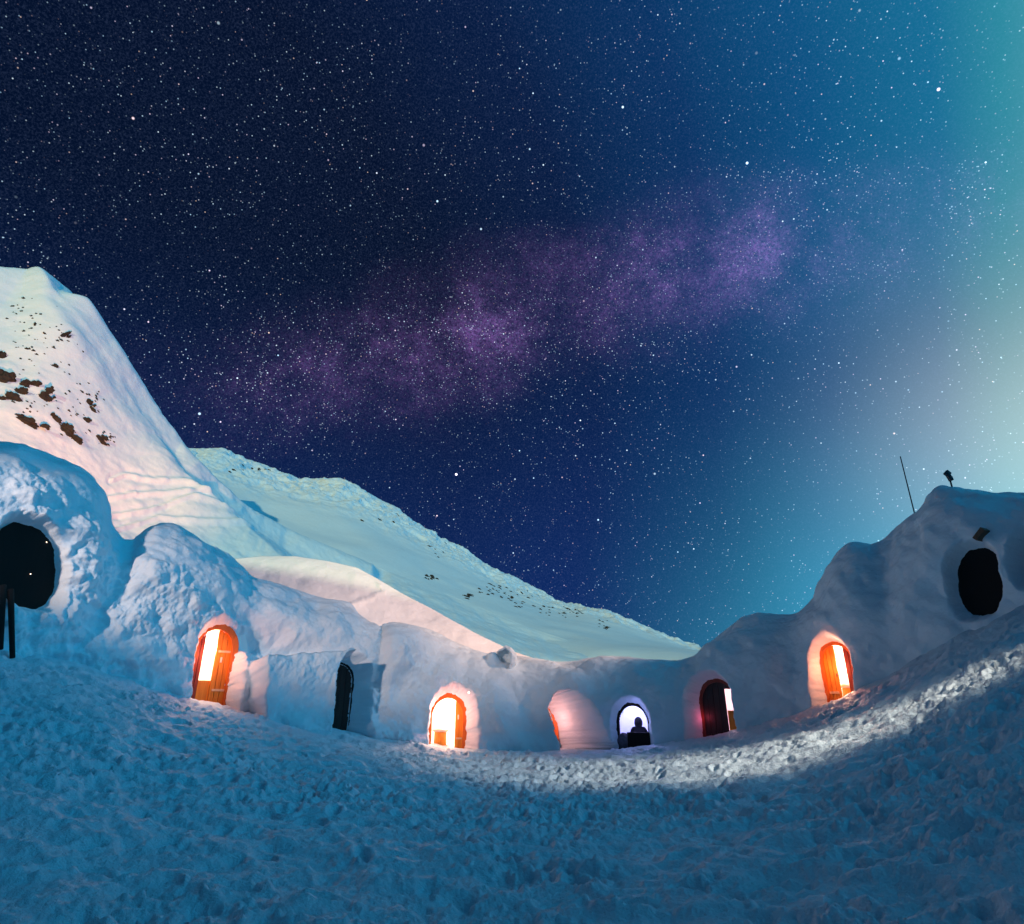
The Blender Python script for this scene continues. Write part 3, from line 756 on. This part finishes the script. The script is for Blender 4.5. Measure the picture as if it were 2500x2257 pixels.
# ------------------------------------------------------------------ furnishings seen through doors
def frame_of(nd):
    return Matrix(((nd['t'][0], nd['n'][0], 0), (nd['t'][1], nd['n'][1], 0), (0, 0, 1)))
def stool(nd, u, y, r, hgt, label):
    root = empty('log_stool', to_world(nd, (nd['o'][0] + u, nd['o'][1] + y, 0)), frame_of(nd)); tag(root, label, 'stool')
    bm = bmesh.new(); add_tube(bm, (0, 0, -0.1), (0, 0, hgt), r, r * 0.92, 16); bm_obj('log', bm, M_orange, root, True)
    bm = bmesh.new(); bmesh.ops.create_icosphere(bm, subdivisions=3, radius=1)
    V = np.array([v_.co[:] for v_ in bm.verts]); kk = 1 + 0.18 * fbm(V * 2.5, 3, 8)
    for v_, k_ in zip(bm.verts, kk): v_.co = Vector((v_.co.x * r * 1.25 * k_, v_.co.y * r * 1.2 * k_, hgt + 0.02 + v_.co.z * 0.10 * k_))
    bm_obj('sheepskin', bm, M_fur, root, True)
stool(NICHES[3], -0.22, 0.45, 0.24, 0.50, 'log stool with sheepskin inside the low bright orange doorway')
stool(NICHES[7], 0.03, 0.50, 0.24, 0.42, 'log stool with sheepskin inside the right hand orange doorway')

def person(nd):
    root = empty('person', to_world(nd, (nd['o'][0] + 0.12, nd['o'][1] + 0.42, -0.08)), frame_of(nd))
    tag(root, 'person in dark hooded jacket sitting in the violet doorway', 'person')
    # sitting on the sunken floor just inside, back to the yard, knees drawn up
    J = {'pelvis': (0, 0, .15, .17), 'waist': (0, -.03, .32, .16), 'chest': (0, .0, .54, .18), 'neck': (0, .03, .70, .08), 'head0': (0, .05, .79, .10), 'head1': (0, .07, .89, .095),
         'hipL': (-.11, .06, .15, .11), 'kneeL': (-.17, .40, .40, .075), 'ankL': (-.15, .60, .08, .05), 'toeL': (-.16, .75, .05, .04),
         'hipR': (.11, .06, .15, .11), 'kneeR': (.17, .40, .40, .075), 'ankR': (.15, .60, .08, .05), 'toeR': (.16, .75, .05, .04),
         'shL': (-.21, .02, .63, .09), 'elL': (-.31, .10, .38, .065), 'wrL': (-.22, .34, .46, .04), 'paL': (-.19, .41, .475, .03),
         'shR': (.21, .02, .63, .09), 'elR': (.31, .10, .38, .065), 'wrR': (.22, .34, .46, .04), 'paR': (.19, .41, .475, .03)}
    E = [('pelvis', 'waist'), ('waist', 'chest'), ('chest', 'neck'), ('neck', 'head0'), ('head0', 'head1')]
    for s in 'LR':
        E += [('pelvis', 'hip' + s), ('hip' + s, 'knee' + s), ('knee' + s, 'ank' + s), ('ank' + s, 'toe' + s), ('chest', 'sh' + s), ('sh' + s, 'el' + s), ('el' + s, 'wr' + s), ('wr' + s, 'pa' + s)]
        sx = -1 if s == 'L' else 1
        P0 = J['pa' + s]
        for f, (dx, ln) in enumerate(((-.026, .062), (-.009, .074), (.009, .07), (.025, .055))):
            J[f'f{f}a{s}'] = (P0[0] + dx, P0[1] + .045, P0[2] + .005, .010); J[f'f{f}b{s}'] = (P0[0] + dx * 1.1, P0[1] + .045 + ln * .8, P0[2] - ln * .5, .008)
            E += [('pa' + s, f'f{f}a{s}'), (f'f{f}a{s}', f'f{f}b{s}')]
        J['th' + s] = (P0[0] - sx * .05, P0[1] + .03, P0[2] - .01, .011); E.append(('wr' + s, 'th' + s))
    names = list(J); me = bpy.data.meshes.new('body')
    me.from_pydata([J[k][:3] for k in names], [(names.index(a), names.index(b)) for a, b in E], [])
    ob = bpy.data.objects.new('body', me); COL.objects.link(ob); ob.parent = root
    sk = ob.modifiers.new('skin', 'SKIN'); sk.use_smooth_shade = True
    for i, k in enumerate(names):
        me.skin_vertices[0].data[i].radius = (J[k][3], J[k][3]); me.skin_vertices[0].data[i].use_root = (i == 0)
    ss = ob.modifiers.new('sub', 'SUBSURF'); ss.levels = 2; ss.render_levels = 2
    me.materials.append(M_cloth)
    bm = bmesh.new(); bmesh.ops.create_icosphere(bm, subdivisions=3, radius=1)
    for v_ in bm.verts:
        c = v_.co; back = 1 if c.y < 0.35 else 0.72
        v_.co = Vector((c.x * .150 * back, .06 + c.y * .155 * back, .83 + c.z * .19 + (0.02 if c.z > .5 else 0)))
    bm_obj('hood', bm, M_cloth, root, True)
    return root
person(NICHES[5])
n5 = NICHES[5]
bench = empty('bench', to_world(n5, (n5['o'][0] + 0.16, n5['o'][1] + 0.0, 0)), frame_of(n5)); tag(bench, 'low dark box bench across the violet doorway', 'bench')
bm = bmesh.new(); add_box(bm, Vector((0, 0, 0.42)), (0.80, 0.36, 0.06), None, 0.012); bm_obj('seat', bm, M_black, bench)
bm = bmesh.new(); add_box(bm, Vector((0, -0.13, 0.17)), (0.72, 0.04, 0.44), None, 0.008); bm_obj('front_panel', bm, M_black, bench)
for sx in (-1, 1):
    bm = bmesh.new(); add_box(bm, Vector((sx * 0.36, 0, 0.17)), (0.06, 0.32, 0.44), None, 0.01); bm_obj('leg', bm, M_black, bench)
root = empty('fur_bundle', to_world(n5, (n5['o'][0] - 0.40, n5['o'][1] - 0.02, 0)), frame_of(n5)); tag(root, 'dark bundle of fur slumped at the left side of the violet doorway', 'fur')
bm = bmesh.new(); bmesh.ops.create_icosphere(bm, subdivisions=4, radius=1)
V = np.array([v_.co[:] for v_ in bm.verts]); kk = 1 + 0.25 * fbm(V * 2.2, 4, 18)
for v_, k_ in zip(bm.verts, kk): v_.co = Vector((v_.co.x * .24 * k_, v_.co.y * .20 * k_, .16 + v_.co.z * .26 * k_))
bm_obj('fur', bm, plain_mat('grey_fur', (0.10, 0.09, 0.12), 0.95, nscale=50), root, True)
# ------------------------------------------------------------------ world: starry night sky with the milky way and a glow low on the right
w = bpy.data.worlds.new('World'); scene.world = w; w.use_nodes = True
N, L = w.node_tree.nodes, w.node_tree.links
bg = N['Background']
tc = N.new('ShaderNodeTexCoord')
nrmz = N.new('ShaderNodeVectorMath'); nrmz.operation = 'NORMALIZE'; L.new(tc.outputs['Generated'], nrmz.inputs[0]); DIR = nrmz.outputs['Vector']
def unit(v_): v_ = np.array(v_, float); return v_ / np.linalg.norm(v_)
def dotn(vec):
    n = N.new('ShaderNodeVectorMath'); n.operation = 'DOT_PRODUCT'; L.new(DIR, n.inputs[0]); n.inputs[1].default_value = tuple(vec); return n.outputs['Value']
def math_(op, a, b=None, c=None, clamp=False):
    n = N.new('ShaderNodeMath'); n.operation = op; n.use_clamp = clamp
    for i, q in enumerate((a, b, c)):
        if q is None: continue
        if isinstance(q, (int, float)): n.inputs[i].default_value = q
        else: L.new(q, n.inputs[i])
    return n.outputs[0]
def mrange(val, a, b, c, d, smooth=True):
    n = N.new('ShaderNodeMapRange'); n.interpolation_type = 'SMOOTHSTEP' if smooth else 'LINEAR'
    L.new(val, n.inputs['Value'])
    for k, q in zip(('From Min', 'From Max', 'To Min', 'To Max'), (a, b, c, d)): n.inputs[k].default_value = q
    return n.outputs['Result']
def ramp(val, stops):
    n = N.new('ShaderNodeValToRGB'); L.new(val, n.inputs['Fac']); e = n.color_ramp.elements
    while len(e) < len(stops): e.new(0.5)
    for el, (p, c) in zip(e, stops): el.position = p; el.color = c
    return n.outputs['Color']
def vadd(a, b):
    n = N.new('ShaderNodeVectorMath'); n.operation = 'ADD'; L.new(a, n.inputs[0]); L.new(b, n.inputs[1]); return n.outputs['Vector']
def vscale(col, f):
    n = N.new('ShaderNodeVectorMath'); n.operation = 'SCALE'
    if isinstance(col, tuple): n.inputs[0].default_value = col[:3]
    else: L.new(col, n.inputs[0])
    if isinstance(f, (int, float)): n.inputs['Scale'].default_value = f
    else: L.new(f, n.inputs['Scale'])
    return n.outputs['Vector']
def noise(scale, detail=4, rough=0.6, off=None):
    n = N.new('ShaderNodeTexNoise'); n.inputs['Scale'].default_value = scale; n.inputs['Detail'].default_value = detail; n.inputs['Roughness'].default_value = rough
    L.new(DIR, n.inputs['Vector']); return n.outputs['Fac']
NR = unit(np.cross(pdir(2600, 60), pdir(2600, 1250)))
if NR @ unit(pdir(1250, 1128)) < 0: NR = -NR
gs = dotn(NR); g = math_('MAXIMUM', gs, math_('MULTIPLY', gs, -3.0))                                # 0 = on the arc of glow along the right
gfront = mrange(dotn(unit(pdir(2600, 800))), 0.0, 0.5, 0, 1)
g1 = math_('SUBTRACT', 1.0, math_('MULTIPLY', math_('SUBTRACT', 1.0, math_('ADD', g, mrange(noise(2.2, 3), 0.2, 0.8, -0.02, 0.02, False))), gfront))
sky = ramp(g1, [(0.0, srgb(70, 152, 168)), (0.05, srgb(46, 138, 160)), (0.12, srgb(22, 110, 150)), (0.26, srgb(12, 82, 130)), (0.40, srgb(8, 52, 100)), (0.56, srgb(6, 28, 66)), (0.74, srgb(4, 17, 44)), (1.0, srgb(3, 16, 42))])
zc = N.new('ShaderNodeSeparateXYZ'); L.new(DIR, zc.inputs[0])
# deeper blue-violet low on the left, paler towards the horizon on the right
lowband = math_('MULTIPLY', mrange(zc.outputs['Z'], 0.05, 0.66, 1, 0), mrange(g1, 0.30, 0.62, 0, 1))
sky = vadd(sky, vscale(srgb(14, 42, 104), math_('MULTIPLY', lowband, 0.62)))
hz = math_('MULTIPLY', mrange(zc.outputs['Z'], 0.06, 0.50, 1, 0), mrange(g1, 0.05, 0.60, 1, 0))
sky = vadd(sky, vscale(srgb(52, 134, 148), math_('MULTIPLY', hz, 1.35)))
warm = math_('EXPONENT', math_('MULTIPLY', math_('SUBTRACT', 1.0, dotn(unit(pdir(2620, 1080)))), -2.0 / 0.19 ** 2))
sky = vadd(sky, vscale((0.33, 0.20, 0.12), warm))
# milky way
A_, B_ = unit(pdir(420, 1000)), unit(pdir(1950, 600))
mwN = unit(np.cross(A_, B_)); mwC = unit(pdir(1420, 760))
bd = math_('ABSOLUTE', math_('ADD', dotn(mwN), mrange(noise(3.0, 3), 0.2, 0.8, -0.05, 0.05, False)))
band = math_('MULTIPLY', mrange(bd, 0.0, 0.15, 1, 0), mrange(dotn(mwC), 0.72, 0.98, 0, 1))
cl = mrange(noise(9.0, 9, 0.72), 0.34, 0.80, 0, 1)
knots = 0.0
def knot(x, y, rad, amp):
    d2 = math_('SUBTRACT', 1.0, dotn(unit(pdir(x, y))))
    return math_('MULTIPLY', math_('EXPONENT', math_('MULTIPLY', d2, -2.0 / rad ** 2)), amp)
for q in [(1225, 790, .022, 1.0), (1640, 640, .03, .5), (1900, 600, .03, .5), (1225, 790, .045, .8), (1190, 830, .07, .45), (1590, 655, .06, .8), (1860, 590, .055, .8), (1020, 890, .08, .40), (800, 940, .07, .25), (1430, 740, .07, .25), (1720, 620, .07, .35)]:
    knots = math_('ADD', knots, knot(*q))
fine = mrange(noise(230, 4, 0.9), 0.36, 0.70, 0.10, 2.0, False)
lane = mrange(noise(13, 7, 0.7), 0.36, 0.60, 0.35, 1.0)
mw = math_('MULTIPLY', math_('ADD', math_('MULTIPLY', band, 0.35), math_('MULTIPLY', knots, 0.75)), math_('MULTIPLY', lane, math_('ADD', math_('MULTIPLY', cl, 1.3), 0.25)))
sky = vadd(sky, vscale((0.125, 0.048, 0.185), math_('MULTIPLY', mw, fine)))
grain = mrange(noise(420, 2, 0.8), 0.45, 0.80, 0, 1, False)
sky = vadd(sky, vscale((0.020, 0.030, 0.060), math_('MULTIPLY', grain, math_('ADD', math_('MULTIPLY', mw, 3.0), 0.8))))
# stars: sizes of sparse points, thinner and thicker patches
DENS = mrange(noise(5.0, 5, 0.7), 0.36, 0.66, 0.35, 1.25)
def stars(scale, rad, keep, bright, seed, band_boost=0.0):
    mp = N.new('ShaderNodeMapping'); mp.inputs['Rotation'].default_value = (seed * .7, seed * 1.3, seed * .4); L.new(DIR, mp.inputs['Vector'])
    vo = N.new('ShaderNodeTexVoronoi'); vo.inputs['Scale'].default_value = scale; L.new(mp.outputs['Vector'], vo.inputs['Vector'])
    sc = N.new('ShaderNodeSeparateColor'); L.new(vo.outputs['Color'], sc.inputs[0])
    core = mrange(vo.outputs['Distance'], rad * scale * 0.35, rad * scale, 1, 0)
    thr = keep
    if band_boost: thr = math_('SUBTRACT', keep, math_('MULTIPLY', mw, band_boost))
    on = math_('GREATER_THAN', sc.outputs[0], thr)
    core = math_('MULTIPLY', core, DENS)
    br = math_('MULTIPLY', math_('MULTIPLY', core, on), math_('MULTIPLY', math_('POWER', sc.outputs[1], 4.5), bright))
    tint = ramp(sc.outputs[2], [(0.0, (0.45, 0.75, 1, 1)), (0.6, (0.72, 0.90, 1, 1)), (0.88, (0.90, 0.72, 1, 1)), (1.0, (1, 0.72, 0.5, 1))])
    return vscale(tint, br)
sky = vadd(sky, stars(46, 0.0023, 0.76, 4.5, 1))
sky = vadd(sky, stars(100, 0.0014, 0.60, 2.0, 2, 1.5))
sky = vadd(sky, stars(200, 0.0011, 0.62, 1.1, 3, 3.5))
sky = vadd(sky, stars(330, 0.0010, 0.66, 0.95, 4, 5.0))
# teal glow added in the unseen sky at right, to light yard and walls
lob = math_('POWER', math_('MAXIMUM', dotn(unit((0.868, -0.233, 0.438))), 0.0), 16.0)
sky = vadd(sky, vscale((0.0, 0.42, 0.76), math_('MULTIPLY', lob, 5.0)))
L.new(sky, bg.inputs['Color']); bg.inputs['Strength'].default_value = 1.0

# ------------------------------------------------------------------ lights
def sun(dirv, color, strength, angle):
    l = bpy.data.lights.new('sun', 'SUN'); l.color = color; l.energy = strength; l.angle = angle
    o = bpy.data.objects.new('sun', l); COL.objects.link(o); o.rotation_euler = Vector(dirv).to_track_quat('-Z', 'Y').to_euler(); return o
sun((0.12, 0.99, -math.tan(R(13))), (0.90, 1.0, 0.62), 1.85, R(0.5))
def spot(name, loc, tgt, color, energy, size, blend, radius=0.3):
    l = bpy.data.lights.new(name, 'SPOT'); l.color = color; l.energy = energy; l.spot_size = R(size); l.spot_blend = blend; l.shadow_soft_size = radius
    o = bpy.data.objects.new(name, l); COL.objects.link(o); o.location = loc
    o.rotation_euler = (Vector(tgt) - Vector(loc)).to_track_quat('-Z', 'Y').to_euler(); return o
sl = spot('yard_floodlight', (13.3, 9.3, 6.9), (4.3, 15.6, 0.6), (1.0, 0.78, 0.62), 8200, 32, 1.0, 0.5)
sl.scale = (1.0, 1, 1)
vl = spot('village_floodlight', (-17.0, -1.0, 9.5), (-8.3, 21.5, 5.2), (1.0, 0.72, 0.62), 15000, 41, 0.8)
vl.scale = (1, 0.40, 1)
spot('slope_floodlight', (-15.0, 23.5, 8.0), (-34.0, 45.0, 30.0), (1.0, 0.36, 0.14), 64000, 66, 1.0)
spot('bank_floodlight', (27.0, 23.0, 17.0), (-8.5, 34.0, 3.0), (1.0, 0.52, 0.30), 66000, 34, 0.8)

# ------------------------------------------------------------------ render settings
vs = scene.view_settings; vs.view_transform = 'Standard'; vs.look = 'None'; vs.exposure = 0; vs.gamma = 1
c = scene.cycles
c.max_bounces = 5; c.diffuse_bounces = 4; c.glossy_bounces = 2; c.transmission_bounces = 2
c.sample_clamp_indirect = 4.0
